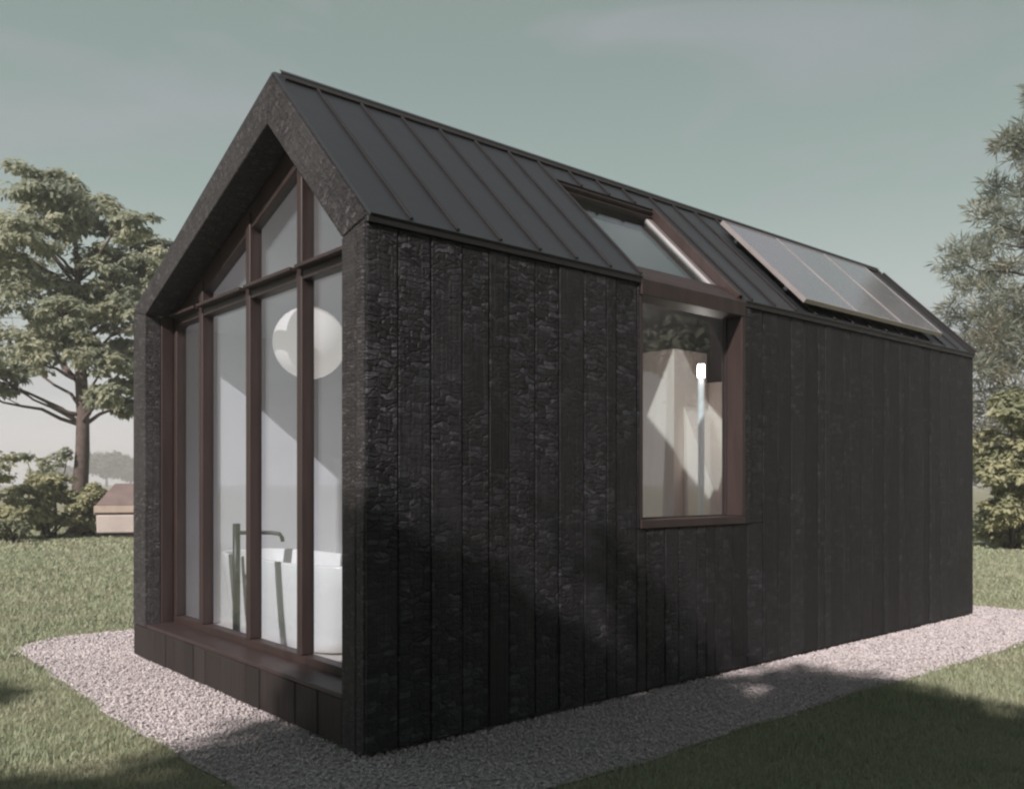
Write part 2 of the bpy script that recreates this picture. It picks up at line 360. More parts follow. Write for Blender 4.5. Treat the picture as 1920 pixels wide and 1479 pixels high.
strip([(OL[0] + .002, AP), (WID, AP), (WID, 3.18), (OL[0] + .002, OL[1] - 0.004)], (0, 1), 0.14)
fa.build('front_fascia', M['fascia'], house, 0.006)
ap = MB(); y = 0.288; rb = random.Random(11)
while y < WID - 0.03:
    w = rb.choice((0.2, 0.23, 0.25, 0.3)); y1 = min(y + w, WID)
    if WID - y1 < 0.1: y1 = WID
    d = rb.uniform(0.0, 0.008)
    ap.box(d, 0.03, y + .004, y1 - .004, 0.02, AP - 0.004 if y < OL[0] - .1 else AP - 0.006, lambda p: (p[2], p[1])); y = y1
ap.build('apron_boards', M['apron'], house, 0.004)
cp = MB(); cp.box(0.034, 0.34, 0.29, WID - 0.03, 0.02, 0.295); cp.build('front_plinth', M['core'], house)

# glazed front
gf = empty('glazed_front', (0, 0, 0)); gf.parent = house
fr = MB(); fr.box(0.142, 0.25, OL[0] - 0.010, OL[0] + .05, 0.305, OL[1] - .004); fr.build('jamb_lining', M['frame'], gf, 0.004)
GX = 0.315
fr = MB(); fr.box(0.005, 0.249, 0.287, OL[0] - 0.012, 0.298, 0.328); fr.build('sill', M['frame'], gf, 0.005)
zl = lambda y: OA[1] + (y - OA[0]) * (OL[1] - OA[1]) / (OL[0] - OA[0])
zr = lambda y: ORR[1] + (y - ORR[0]) * (OA[1] - ORR[1]) / (OA[0] - ORR[0])
ztop = lambda y: zl(y) if y > OA[0] else zr(y)
X0, X1 = 0.253, 0.345
fr = MB(); fr.box(X0, X1, 0.2, 3.90, 0.30, 0.385); fr.build('bottom_rail', M['frame'], gf, 0.004)
fr = MB(); fr.box(X0 + .001, X1, OL[0] - 0.07, OL[0] + 0.1, 0.387, 3.029); fr.build('side_stile', M['frame'], gf, 0.004)
fr = MB(); fr.box(X0 + .001, X1, 0.2, 0.335, 0.387, 3.10); fr.build('side_stile', M['frame'], gf, 0.004)
t = 0.17
fr = MB(); fr.prism([(OA[0], OA[1] + .15), (OL[0] + .1, OL[1] + .10), (OL[0] + .1, OL[1] - t), (OA[0], OA[1] - t * 1.2)], X0 + .004, X1 - .004); fr.build('raking_head', M['frame'], gf, 0.004)
fr = MB(); fr.prism([(OA[0] - .003, OA[1] + .15), (OA[0] - .003, OA[1] - t * 1.2), (ORR[0] - .1, ORR[1] - .1 - t), (ORR[0] - .1, ORR[1] + .05)], X0 + .004, X1 - .004); fr.build('raking_head', M['frame'], gf, 0.004)
MUL = [3.08, 2.135, 1.29]
for y in MUL:
    fr = MB(); w = 0.036
    fr.prism([(y - w, 0.387), (y + w, 0.387), (y + w, ztop(y + w) - 0.06), (y - w, ztop(y - w) - 0.06)], X0 - 0.012, X1 - 0.002)
    fr.build('mullion', M['frame'], gf, 0.005)
ys = [OL[0] - 0.068] + [q for y in MUL for q in (y + 0.038, y - 0.038)] + [0.333]
for i in range(0, 8, 2):
    fr = MB(); fr.box(X0 - 0.004, X1 - .003, ys[i + 1], ys[i], 3.030, 3.095); tr_ = fr.build('transom', M['frame_dark'], gf, 0.003)
    fr = MB(); fr.box(X0 - 0.07, X1 - .003, ys[i + 1], ys[i], 3.096, 3.122); fr.build('drip_cap', M['frame'], tr_, 0.003)
for i in range(0, 8, 2):
    a, b = ys[i + 1], ys[i]
    fr = MB(); fr.box(GX - .006, GX + .006, a - .02, b + .02, 0.36, 3.04); fr.build('glass_pane', M['glass'], gf)
    fr = MB(); pts = [(a - .02, 3.09), (b + .02, 3.09), (b + .02, ztop(b + .02) - .04)] + ([(OA[0], OA[1] - .05)] if a < OA[0] < b else []) + [(a - .02, ztop(a - .02) - .04)]
    fr.prism(pts, GX - .006, GX + .006); fr.build('glass_pane', M['glass'], gf)

# roof
roof = empty('roof', (0, 0, 0)); roof.parent = house
rf = MB()
slab(rf, 0.014, WX0, -0.012, SL, 0.004, 0.026); slab(rf, WX0, WX1 + .004, SKY_S, SL, 0.004, 0.026); slab(rf, WX1 + .004, L + .006, -0.012, SL, 0.004, 0.026)
fs = lambda x, s, n: (x, WID - s * math.cos(TF) + n * math.sin(TF), 3.19 + s * math.sin(TF) + n * math.cos(TF))
SF = math.hypot(RZ - 3.19, WID - RY)
rf.hexa([fs(.014, -.02, .004), fs(L, -.02, .004), fs(L, SF, .004), fs(.014, SF, .004)], [fs(.014, -.02, .026), fs(L, -.02, .026), fs(L, SF, .026), fs(.014, SF, .026)])
rf.build('roof_sheets', M['metal'], roof)
rc = MB()
slab(rc, FD, WX0 - .002, 0.06, SL - .03, -0.2, 0.002); slab(rc, WX0 - .001, WX1 + .005, SKY_S + .003, SL - .03, -0.2, 0.002); slab(rc, WX1 + .006, L - .03, 0.06, SL - .03, -0.2, 0.002)
rc.hexa([fs(FD, .06, -.2), fs(L - .03, .06, -.2), fs(L - .03, SF - .02, -.2), fs(FD, SF - .02, -.2)], [fs(FD, .06, .002), fs(L - .03, .06, .002), fs(L - .03, SF - .02, .002), fs(FD, SF - .02, .002)])
rc.build('roof_deck', M['core'], roof)
ed = MB()      # eave flashing
for a, b in ((0.0, WX0 - .004), (WX1 + .01, L)): ed.box(a, b, -0.016, 0.02, H - 0.040, H - 0.004)
ed.build('eave_flashing', M['seam'], roof, 0.003)
def seam(q, s0, w=.011, top=.044):
    m_ = MB(); slab(m_, q - w, q + w, s0, SL - .107, 0.0262, top); m_.build('standing_seam', M['seam'], roof, 0.003)
for q in [0.30 + 0.35 * j for j in range(6)] + [WX0 - .016]: seam(q, 0.004)
for q in (2.75, 3.10, 3.45): seam(q, SKY_S)
q = WX1 + 0.10
while q < L - .1:
    seam(q, 0.004); q += 0.35
seam(L - .006, 0.004, .014, .06)
rg = MB()      # vented ridge: solid black strip for the shadow gap below the thin cap
slab(rg, 0.06, L - .03, SL - .105, SL - .005, 0.0265, 0.0435); rg.build('ridge_vent_shade', M['core'], roof)
rg = MB()
slab(rg, 0.05, L - .01, SL - .034, SL + .004, 0.0445, 0.049)
rg.hexa([fs(.12, SF - .14, .034), fs(L - .01, SF - .14, .034), fs(L - .01, SF, .034), fs(.12, SF, .034)], [fs(.12, SF - .14, .039), fs(L - .01, SF - .14, .039), fs(L - .01, SF, .039), fs(.12, SF, .039)])
rg.build('ridge_cap', M['metal'], roof)

# corner window: side pane and sloped pane meeting at an eave beam
cw = empty('corner_window', (0, 0, 0)); cw.parent = house
f = MB(); f.box(WX1 - .045, WX1 + .010, -0.012, 0.195, WZ0 + .034, 3.02); f.build('jamb', M['frame'], cw, 0.004)
f = MB(); f.box(WX0 - .004, WX0 + .03, 0.0, 0.195, WZ0 + .034, 3.02); f.build('jamb', M['frame_dark'], cw, 0.004)
f = MB(); f.box(WX0 - .004, WX1 + .010, -0.014, 0.197, WZ0 - .032, WZ0 + .032); f.build('sill', M['frame'], cw, 0.004)
f = MB(); f.prism([(-.016, 3.022), (.197, 3.022), (.197, H + .16), (.03, H + .035), (-.016, H - .005)], WX0 - .004, WX1 + .010); f.build('eave_beam', M['frame'], cw, 0.004)
f = MB(); slab(f, WX1 - .045, WX1 + .003, 0.045, SKY_S - .002, -0.2, 0.034); f.build('rafter_jamb', M['frame'], cw, 0.004)
f = MB(); slab(f, WX0 - .001, WX0 + .03, 0.045, SKY_S - .002, -0.2, 0.002); f.build('rafter_jamb', M['frame_dark'], cw)
f = MB(); slab(f, WX0 + .031, WX1 - .047, SKY_S - .032, SKY_S - .001, -0.2, 0.008); f.build('head', M['frame_dark'], cw, 0.004)
f = MB(); slab(f, WX0 + .031, WX1 - .047, SKY_S - .062, SKY_S - .034, -0.09, -0.03); f.build('glazing_bead', M['frame_dark'], cw, 0.004)
f = MB(); slab(f, WX1 - .105, WX1 - .047, 0.06, SKY_S - .064, -0.09, -0.05); f.build('glazing_bead', plain('grey_bead', (0.16, 0.155, 0.16), 0.45), cw, 0.003)
f = MB(); slab(f, WX1 - .124, WX1 - .107, 0.06, SKY_S - .064, -0.09, -0.054); f.build('glazing_bead', M['alu'], cw, 0.003)
f = MB(); slab(f, WX0 + .02, WX1 - .05, 0.04, SKY_S - .02, -0.078, -0.068); f.build('glass_pane', M['sloped_glass'], cw)
f = MB(); f.box(WX0 + .02, WX1 - .05, 0.150, 0.160, WZ0 + .02, 3.05); f.build('glass_pane', M['glass'], cw)
for (a, b, c, d) in ((WX0 + .031, WX0 + .06, WZ0 + .034, 3.02), (WX1 - .058, WX1 - .047, WZ0 + .034, 3.02), (WX0 + .062, WX1 - .060, WZ0 + .034, WZ0 + .044)):
    f = MB(); f.box(a, b, 0.142, 0.168, c, d); f.build('sash', M['frame_dark'], cw, 0.003)

rd = empty('added_rear_door', (0, 0, 0)); rd.parent = house  # unseen door, added to brighten the room
f = MB(); f.box(DX0 - .02, DX0 + .05, WID - .19, WID - .05, .30, DZ); f.box(DX1 - .05, DX1 + .02, WID - .19, WID - .05, .30, DZ); f.box(DX0 + .052, DX1 - .052, WID - .19, WID - .05, DZ - .05, DZ - .001); f.build('added_door_frame', M['frame'], rd, .004)
f = MB(); f.box(DX0 + .03, DX1 - .03, WID - .13, WID - .12, .30, DZ - .02); f.build('glass_pane', M['glass'], rd)

# interior shell
inn = empty('interior', (0, 0, 0)); inn.parent = house
FZ = 0.25
i = MB(); i.box(0.39, L - .1, 0.21, WID - .21, FZ - .05, FZ); i.build('floor', M['floor'], inn)
for q in ((0.39, DX0, WID - .225, WID - .205, FZ, 3.06), (DX1, L - .1, WID - .225, WID - .205, FZ, 3.06), (DX0 + .001, DX1 - .001, WID - .225, WID - .205, DZ, 3.06),
          (0.39, WX0 - .02, 0.203, 0.22, FZ, 3.08), (WX1 + .02, L - .1, 0.203, 0.22, FZ, 3.08), (WX0 - .019, WX1 + .019, 0.203, 0.22, FZ, WZ0 - .04)):
    i = MB(); i.box(*q); i.build('wall_lining', M['inner'], inn)
i = MB()
slab(i, 0.39, WX0 - .02, 0.14, SL - .09, -0.225, -0.205); slab(i, WX0 - .02, WX1 + .02, SKY_S + .02, SL - .09, -0.225, -0.205); slab(i, WX1 + .02, L - .1, 0.14, SL - .09, -0.225, -0.205)
i.hexa([fs(.39, .1, -.225), fs(L - .1, .1, -.225), fs(L - .1, SF - .07, -.225), fs(.39, SF - .07, -.225)], [fs(.39, .1, -.205), fs(L - .1, .1, -.205), fs(L - .1, SF - .07, -.205), fs(.39, SF - .07, -.205)])
i.build('ceiling_lining', M['inner'], inn)
zc = lambda y: roofz(y) - (0.30 if y < RY else 0.24)
i = MB(); i.prism([(2.7, FZ), (WID - .226, FZ), (WID - .226, zc(WID - .226)), (2.7, zc(2.7))], 2.20, 2.28); i.build('partition', M['inner'], inn)
i = MB(); i.prism([(0.225, FZ), (2.75, FZ), (2.75, 2.70), (0.225, 2.70)], 5.30, 5.38); i.build('partition', M['innerwood'], inn)
i = MB(); i.box(L - .13, L - .11, 0.225, WID - .226, FZ, 3.05); i.build('end_lining', M['frame'], inn)  # dark timber puts the far room's shade into the wall colour

# ------------------------------------------------------------------ things on and in the house
def panel(x0, x1, label):
    t_ = empty('solar_panel', P((x0 + x1) / 2, 0.7, 0.06), label=label, cat='solar panel', group='solar panels on the roof')
    o = Vector(t_.location)
    def sl_(name, mat, bars, bev=0.0):
        m = MB()
        for b in bars: slab(m, *b)
        m.v = [tuple(Vector(v) - o) for v in m.v]
        return m.build(name, mat, t_, bev)
    s0, s1 = 0.07, 1.38; w = 0.015
    sl_('frame', M['panelframe'], [(x0, x0 + w, s0, s1, 0.095, 0.138), (x1 - w, x1, s0, s1, 0.095, 0.138), (x0 + w, x1 - w, s0, s0 + w, 0.095, 0.138), (x0 + w, x1 - w, s1 - w, s1, 0.095, 0.138)])
    sl_('cell_sheet', M['cell'], [(x0 + w, x1 - w, s0 + w, s1 - w, 0.110, 0.134)])
    sl_('mounting_rail', M['black'], [(x0 + .002, x1 - .002, 0.30, 0.34, 0.060, 0.094)]); sl_('mounting_rail', M['black'], [(x0 + .002, x1 - .002, 1.08, 1.12, 0.060, 0.094)])
    return t_
panel(4.66, 5.625, 'grey solar panel on the roof slope nearest the sloped window')
panel(5.63, 6.595, 'middle solar panel of the row on the dark roof slope')
panel(6.60, 7.565, 'solar panel at the far end of the roof row')

tub = MB(); NT = 72
prof = [(0.0, 0.02), (0.80, 0.012), (0.84, 0.03), (0.87, 0.12), (0.92, 0.32), (0.97, 0.58), (1.0, 0.765), (0.995, 0.78), (0.94, 0.78), (0.92, 0.765), (0.85, 0.45), (0.70, 0.2), (0.0, 0.17)]
for r_, z_ in prof:
    for j in range(NT):
        a_ = 2 * math.pi * j / NT; ca, sa = math.cos(a_), math.sin(a_); e_ = 0.62
        tub.v.append((0.42 * r_ * math.copysign(abs(ca) ** e_, ca), 1.14 * r_ * math.copysign(abs(sa) ** e_, sa), z_))
for r_ in range(len(prof) - 1):
    for j in range(NT):
        tub.f.append((r_ * NT + j, r_ * NT + (j + 1) % NT, (r_ + 1) * NT + (j + 1) % NT, (r_ + 1) * NT + j)); tub.uv.append([(0, 0)] * 4); tub.sm.append(True)
tub.v = [(x_, y_, z_ * .91) for x_, y_, z_ in tub.v]; o = tub.build('bathtub', M['porcelain']); o.location = (0.96, 2.62, FZ)
tag(o, 'white freestanding bathtub behind the front glass', 'bathtub')
fc = empty('bath_tap', (0.475, 2.88, FZ), label='black floor-standing bath tap in front of the white tub', cat='tap')
m = MB(); m.tube([(0, 0, 0), (0, 0, .5), (0, 0, 1.0)], [.032, .032, .032], 12); m.lathe([(0, .0), (.06, .0), (.06, .012), (0, .012)], (0, 0, 0), 16); m.build('column', M['black'], fc)
m = MB(); m.tube([(0, 0, .92), (.10, -.12, .925), (.2, -.26, .925), (.245, -.315, .915), (.26, -.335, .88), (.262, -.338, .85)], [.017] * 5 + [.016], 10); m.build('spout', M['black'], fc)
m = MB(); m.tube([(0, .0, .62), (.0, -.05, .60), (.0, -.05, .5), (0, 0, .46)], [.014] * 4, 8); m.build('lever', M['black'], fc)
def lamp_mat(name, c, e):
    m_ = plain(name, c, 0.9, 0, 0.02); p_ = m_.node_tree.nodes['Principled BSDF']
    p_.inputs['Emission Color'].default_value = (1.0, 0.86, 0.76, 1); p_.inputs['Emission Strength'].default_value = e
    return m_
lp = empty('pendant_lamp', (0.95, 2.47, 2.80), label='big white paper globe lamp hanging behind the front glass', cat='pendant lamp')
m = MB(); r = 0.308; m.lathe([(max(.001, r * math.sin(R(a))), -r * math.cos(R(a)) + (0.0035 if j % 2 else 0)) for j, a in enumerate(range(0, 181, 6))], (0, 0, 0), 40); m.build('globe_shade', lamp_mat('lit_paper_shade', (0.44, 0.41, 0.405), 0.34), lp)
m = MB(); m.tube([(0, 0, .28), (0, 0, .82)], [.006, .006], 6); m.build('cord', M['black'], lp)
# lit tube lamp standing in the room behind the side window, beside a pale built-in cupboard with a sloped stair flank
tl_ = empty('tube_lamp', (4.20, 0.79, FZ), label='slim lit white tube lamp seen through the side window', cat='floor lamp')
m = MB(); m.lathe([(.001, 2.36), (.030, 2.36), (.032, 2.365), (.032, 2.475), (.030, 2.48), (.001, 2.48)], (0, 0, 0), 20); m.build('tube_shade', lamp_mat('lit_tube', (0.8, 0.78, 0.76), 42.0), tl_)
m = MB(); m.tube([(0, 0, .02), (0, 0, 1.0), (0, 0, 2.358)], [.03, .03, .03], 12); m.lathe([(.001, 0), (.14, 0), (.14, .02), (.001, .02)], (0, 0, 0), 24); m.build('stand', M['inner'], tl_)
cb = MB()
cb.prism([(1.52, FZ), (2.70, FZ), (2.70, 3.02), (1.52, 3.02)], 4.70, 5.28); o = cb.build('cupboard', M['innerwood'], None, .004)
tag(o, 'tall pale plywood cupboard behind the left half of the side window', 'cupboard')
cb = MB(); cb.prism([(.98, FZ), (1.515, FZ), (1.515, 2.42), (1.10, 1.45), (.98, 1.2)], 4.86, 5.28); o = cb.build('stair_flank', M['innerwood'], None, .004)
tag(o, 'pale plywood stair flank with a sloping edge beside the cupboard', 'staircase')
tw = MB(); n = 14
for j in range(n):
    a = 0.42 * j / n; b_ = 0.42 * (j + 1) / n; wa, wb = 0.012 * math.sin(j * 1.3), 0.012 * math.sin((j + 1) * 1.3)
    tw.hexa([(-.02 + wa, a, 0), (-.02 + wb, b_, 0), (.0 + wb, b_, 0), (.0 + wa, a, 0)], [(-.02 + wa * .3, a * .75 + .05, .75), (-.02 + wb * .3, b_ * .75 + .05, .75), (wb * .3, b_ * .75 + .05, .75), (wa * .3, a * .75 + .05, .75)])
o = tw.build('towel', M['towel']); o.location = (2.17, 3.30, 1.02)
tag(o, 'grey towel hanging on the inner wall beyond the tub', 'towel')

# ------------------------------------------------------------------ ground
def ground_mat():
    m, n, l, p = newmat('lawn_soil')
    t = node(n, 'ShaderNodeTexCoord')
    a = noise(n, l, t.outputs['Object'], 0.35, 5, 0.6); b = noise(n, l, t.outputs['Object'], 28, 5, 0.7)
    c = mixc(n, l, rng(n, l, b, 0.3, 0.7, 0, 1), (0.1804, 0.1927, 0.1189), (0.3034, 0.3116, 0.2132))
    c = mixc(n, l, rng(n, l, a, 0.35, 0.65, 0, 0.5), c, (0.2565, 0.247, 0.171))
    l.new(c, p.inputs['Base Color']); p.inputs['Roughness'].default_value = 0.9; p.inputs['Specular IOR Level'].default_value = 0.15
    bp = node(n, 'ShaderNodeBump'); bp.inputs['Strength'].default_value = 0.8; bp.inputs['Distance'].default_value = 0.03; l.new(b, bp.inputs['Height']); l.new(bp.outputs[0], p.inputs['Normal'])
    return m
g = MB(); N = 24; D = 700
for a in range(N):
    for b in range(N):
        q = lambda u: (-1 + 2 * u / N) * abs(-1 + 2 * u / N) * D
        g.poly([(q(a), q(b), -.012), (q(a + 1), q(b), -.012), (q(a + 1), q(b + 1), -.012), (q(a), q(b + 1), -.012)])
tag(g.build('lawn', ground_mat()), kind='structure')

# gravel bed: rounded, slightly wandering outline
GX0, GX1, GY0, GY1 = -0.76, 9.35, -1.05, 5.56
def outline(step=0.12):
    pts = []; rr = {0: 0.5, 1: 0.7, 2: 0.9, 3: 0.75}
    cs = [(GX0, GY0, 180, 0), (GX1, GY0, 270, 1), (GX1, GY1, 0, 2), (GX0, GY1, 90, 3)]
    for cx_, cy_, a0, k_ in cs:
        r_ = rr[k_]; ox = cx_ + (r_ if cx_ == GX0 else -r_); oy = cy_ + (r_ if cy_ == GY0 else -r_)
        for j in range(9): pts.append((ox + r_ * math.cos(R(a0 + j * 11.25)), oy + r_ * math.sin(R(a0 + j * 11.25))))
    out = []
    for j, p in enumerate(pts):
        q = pts[(j + 1) % len(pts)]; d = math.hypot(q[0] - p[0], q[1] - p[1]); k_ = max(1, int(d / step))
        for u in range(k_): out.append((p[0] + (q[0] - p[0]) * u / k_, p[1] + (q[1] - p[1]) * u / k_))
    rn = random.Random(5); w = [0.0] * len(out)
    for f_, a_ in ((3, .03), (7, .02), (19, .014), (43, .01)):
        ph = rn.uniform(0, 6)
        for j in range(len(out)): w[j] += a_ * math.sin(2 * math.pi * f_ * j / len(out) + ph)
    cx_, cy_ = (GX0 + GX1) / 2, (GY0 + GY1) / 2; res = []
    for j, p in enumerate(out):
        a, b = out[j - 1], out[(j + 1) % len(out)]; t_ = Vector((b[0] - a[0], b[1] - a[1])).normalized()
        res.append((p[0] + t_.y * w[j], p[1] - t_.x * w[j]))
    return res
OUT = np.array(outline())
def inside(px, py):
    r_ = np.zeros(len(px), bool); j = len(OUT) - 1
    for k_ in range(len(OUT)):
        xi, yi = OUT[k_]; xj, yj = OUT[j]
        if yi != yj:
            r_ ^= ((yi > py) != (yj > py)) & (px < (xj - xi) * (py - yi) / (yj - yi) + xi)
        j = k_
    return r_
def gravel_mat(bump):
    m, n, l, p = newmat('pale_gravel' if bump else 'pale_pebbles')
    t = node(n, 'ShaderNodeTexCoord')
    if bump:
        vo = node(n, 'ShaderNodeTexVoronoi'); vo.inputs['Scale'].default_value = 55; l.new(t.outputs['Object'], vo.inputs['Vector'])
        s_ = n.new('ShaderNodeSeparateColor'); l.new(vo.outputs['Color'], s_.inputs[0]); f_ = s_.outputs[0]
        bp = node(n, 'ShaderNodeBump'); bp.inputs['Strength'].default_value = 1; bp.inputs['Distance'].default_value = 0.015; bp.invert = True; l.new(vo.outputs['Distance'], bp.inputs['Height']); l.new(bp.outputs[0], p.inputs['Normal'])
    else:
        f_ = node(n, 'ShaderNodeNewGeometry').outputs['Random Per Island']
    cr = node(n, 'ShaderNodeValToRGB'); e = cr.color_ramp.elements
    e[0].color = (0.33, 0.31, 0.32, 1); e[1].color = (0.61, 0.575, 0.58, 1); q = e.new(0.35); q.color = (0.455, 0.43, 0.44, 1); q = e.new(0.75); q.color = (0.54, 0.51, 0.515, 1)
    l.new(f_, cr.inputs[0]); l.new(cr.outputs[0], p.inputs['Base Color']); p.inputs['Roughness'].default_value = 0.8
    return m
gp = MB(); gp.poly([(x_, y_, -0.006) for x_, y_ in OUT])
tag(gp.build('gravel_bed', gravel_mat(True)), kind='structure')
rs = np.random.default_rng(4)
ICO_V = []; ph = (1 + 5 ** .5) / 2
for a in (-1, 1):
    for b in (-ph, ph): ICO_V += [(a, b, 0), (0, a, b), (b, 0, a)]
ICO_V = np.array(ICO_V); ICO_V /= np.linalg.norm(ICO_V[0])
bm = bmesh.new()
for v in ICO_V: bm.verts.new(v)
hull = bmesh.ops.convex_hull(bm, input=bm.verts); bm.verts.index_update()
ICO_F = np.array([[v.index for v in f_.verts] for f_ in bm.faces]); bm.free()
def sees(px, py, lo, hi, margin=0.06):
    dx, dy = px - CAM.x, py - CAM.y; d = dx * CF.x + dy * CF.y; r_ = dx * CR.x + dy * CR.y
    return (d > lo) & (d < hi) & (np.abs(r_ / np.maximum(d, .1)) < 960 / 1647 + margin), d
def pebbles():
    n = 230000
    px = rs.uniform(GX0 - .1, GX1 + .1, n); py = rs.uniform(GY0 - .1, GY1 + .1, n)
    ok, d = sees(px, py, 3.6, 16, 0.15)
    hid = (px > 0.05) & (px < L) & (py > 0.05) & (py < WID)
    behind = (px > 1.0) & (py > 2)
    stray = inside(px + rs.normal(0, .05, n), py + rs.normal(0, .05, n)) & (rs.random(n) < .12)
    keep = ok & (inside(px, py) | stray) & ~hid & ~behind & (rs.random(n) < np.clip(1.35 - d * 0.06, .5, 1))
    px, py, d = px[keep], py[keep], d[keep]; n = len(px)
    s = rs.uniform(0.0055, 0.0115, n) * (1 + 0.3 * (d > 8))
    V_ = ICO_V[None] * (1 + rs.uniform(-.22, .22, (n, 12, 1)))
    V_ = V_ * np.stack([s * rs.uniform(.8, 1.4, n), s * rs.uniform(.7, 1.1, n), s * rs.uniform(.5, .8, n)], 1)[:, None, :]
    a = rs.uniform(0, 6.28, n); ca, sa = np.cos(a)[:, None], np.sin(a)[:, None]
    tl_ = rs.uniform(-.5, .5, n)[:, None]
    x_ = V_[..., 0] * ca - V_[..., 1] * sa; y_ = V_[..., 0] * sa + V_[..., 1] * ca; z_ = V_[..., 2] + V_[..., 0] * tl_
    out = np.stack([x_ + px[:, None], y_ + py[:, None], z_ + rs.uniform(-.004, .010, n)[:, None]], -1)
    F_ = ICO_F[None] + (np.arange(n) * 12)[:, None, None]
    return out.reshape(-1, 3), F_.reshape(-1, 3)
v_, f_ = pebbles()
tag(npmesh('gravel', v_, f_, gravel_mat(False)), 'pale pinkish gravel spread around the black house', 'gravel', kind='stuff')

# grass blades
def blades():
    vs, fs_ = [], []
    for lo, hi, dens, hgt, wid in ((4.2, 7.5, 2600, .060, .0045), (7.5, 12, 1000, .060, .008), (12, 20, 330, .07, .014), (20, 32, 90, .08, .026)):
        span = hi * 0.68
        n = int(dens * (hi - lo) * span * 2)
        d = rs.uniform(lo, hi, n); r_ = rs.uniform(-span, span, n)
        px = CAM.x + CF.x * d + CR.x * r_; py = CAM.y + CF.y * d + CR.y * r_
        ok, _ = sees(px, py, lo, hi, 0.08)
        hid = (px > 0.3) & (py > 0.0) & (px / np.maximum(py, .1) < 1.6) & (py < 14) & (px < 14) & (px > (py - 5) * .0 + 1.0) & ~((px > 9) & (py < 6)) & ~(py > 6)
        edge = rs.normal(0, .02, n)
        keep = ok & ~inside(px + edge, py + edge) & ~hid
        px, py = px[keep], py[keep]; n = len(px)
        clump = 0.75 + 0.5 * np.sin(px * 3.1 + np.sin(py * 2.3) * 2) * np.sin(py * 2.7 + np.cos(px * 1.9) * 2) * .6
        h = hgt * rs.uniform(.45, 1.25, n) * clump; a = rs.uniform(0, 6.28, n); ln = rs.uniform(.1, .9, n) * h; b = a + rs.normal(1.57, .6, n)
        w = wid * rs.uniform(.7, 1.3, n)
        base = np.stack([px, py, np.full(n, -.012)], 1); wd = np.stack([np.cos(a) * w, np.sin(a) * w, 0 * w], 1)
        tip = base + np.stack([np.cos(b) * ln, np.sin(b) * ln, h], 1)
        off = sum(len(q) for q in vs)
        vs.append(np.stack([base - wd, base + wd, tip], 1).reshape(-1, 3)); fs_.append(np.arange(n * 3).reshape(-1, 3) + off)
    return np.concatenate(vs), np.concatenate(fs_)
v_, f_ = blades()
M['blade'] = leaf_mat('grass_blades', (0.275, 0.33, 0.215), (0.385, 0.435, 0.30), (0.365, 0.39, 0.28), 0.3, 0.6)
tag(npmesh('grass', v_, f_, M['blade']), 'short dry green lawn grass around the gravel', 'grass', kind='stuff')

# ------------------------------------------------------------------ plants
def at(px_, depth, z=0.0):
    """ground point seen at photo column px_ at this distance"""
    r_ = (px_ - 960) / 1647 * depth
    return Vector((CAM.x + CF.x * depth + CR.x * r_, CAM.y + CF.y * depth + CR.y * r_, z))
def leaves(name, mat, parent, clusters, sprays, per, length, width, flat=0.45, droop=0.25, seed=1, shell=0.35, outw=0.5, face=True):
    """leaf clumps: each cluster (x,y,z,r) holds sprays, each spray a flattened clump of folded leaves"""
    rg_ = np.random.default_rng(seed); C_ = np.array(clusters, float)
    nc = len(C_); ns = nc * sprays
    dirs = rg_.normal(size=(ns, 3)); dirs /= np.linalg.norm(dirs, axis=1)[:, None]
    rad = (shell + (1 - shell) * rg_.random(ns)) ** 0.7
    cc = np.repeat(C_, sprays, 0); sc_ = cc[:, :3] + dirs * (rad * cc[:, 3])[:, None] * np.array([1, 1, .8])
    sr = cc[:, 3] * rg_.uniform(.28, .55, ns)
    n = ns * per
    d2 = rg_.normal(size=(n, 3)); d2 /= np.linalg.norm(d2, axis=1)[:, None]
    rr_ = rg_.random(n) ** .45
    S_ = np.repeat(sc_, per, 0); SR = np.repeat(sr, per)
    pos = S_ + d2 * (rr_ * SR)[:, None] * np.array([1, 1, flat])
    if face:
        nm = d2 * .55 + np.repeat(dirs, per, 0) * .35 + np.array([0, 0, .75]) + rg_.normal(size=(n, 3)) * .38; nm /= np.linalg.norm(nm, axis=1)[:, None]
    ax = d2 * np.array([1, 1, .5]) * outw + rg_.normal(size=(n, 3)) * .6 + np.repeat(dirs, per, 0) * .35; ax[:, 2] -= droop
    ax /= np.linalg.norm(ax, axis=1)[:, None]
    up = nm if face else np.array([0, 0, 1.]) + rg_.normal(size=(n, 3)) * .55
    sd = np.cross(ax, up); sd /= np.linalg.norm(sd, axis=1)[:, None] + 1e-6
    nm = np.cross(sd, ax)
    if face: ax = np.cross(up, sd); nm = up
    ln = length * rg_.uniform(.6, 1.3, n)[:, None]; wd = width * rg_.uniform(.7, 1.3, n)[:, None]
    a = pos; t_ = pos + ax * ln + nm * ln * -.12; l_ = pos + ax * ln * .45 + sd * wd + nm * wd * .3; r2 = pos + ax * ln * .45 - sd * wd + nm * wd * .3
    V_ = np.stack([a, r2, t_, l_], 1).reshape(-1, 3); k_ = np.arange(n)[:, None] * 4
    F_ = np.concatenate([k_ + np.array([[0, 1, 2]]), k_ + np.array([[0, 2, 3]])], 0)
    return npmesh(name, V_, F_, mat, parent)
def limb_path(a, b, sag, rn, n=6):
    a, b = Vector(a), Vector(b); out = []
    for j in range(n + 1):
        t_ = j / n; p = a.lerp(b, t_); p.z += sag * math.sin(math.pi * t_) * (a - b).length
        if 0 < j < n: p += Vector((rn.uniform(-1, 1), rn.uniform(-1, 1), rn.uniform(-1, 1))) * 0.035 * (a - b).length
        out.append(p)
    return out
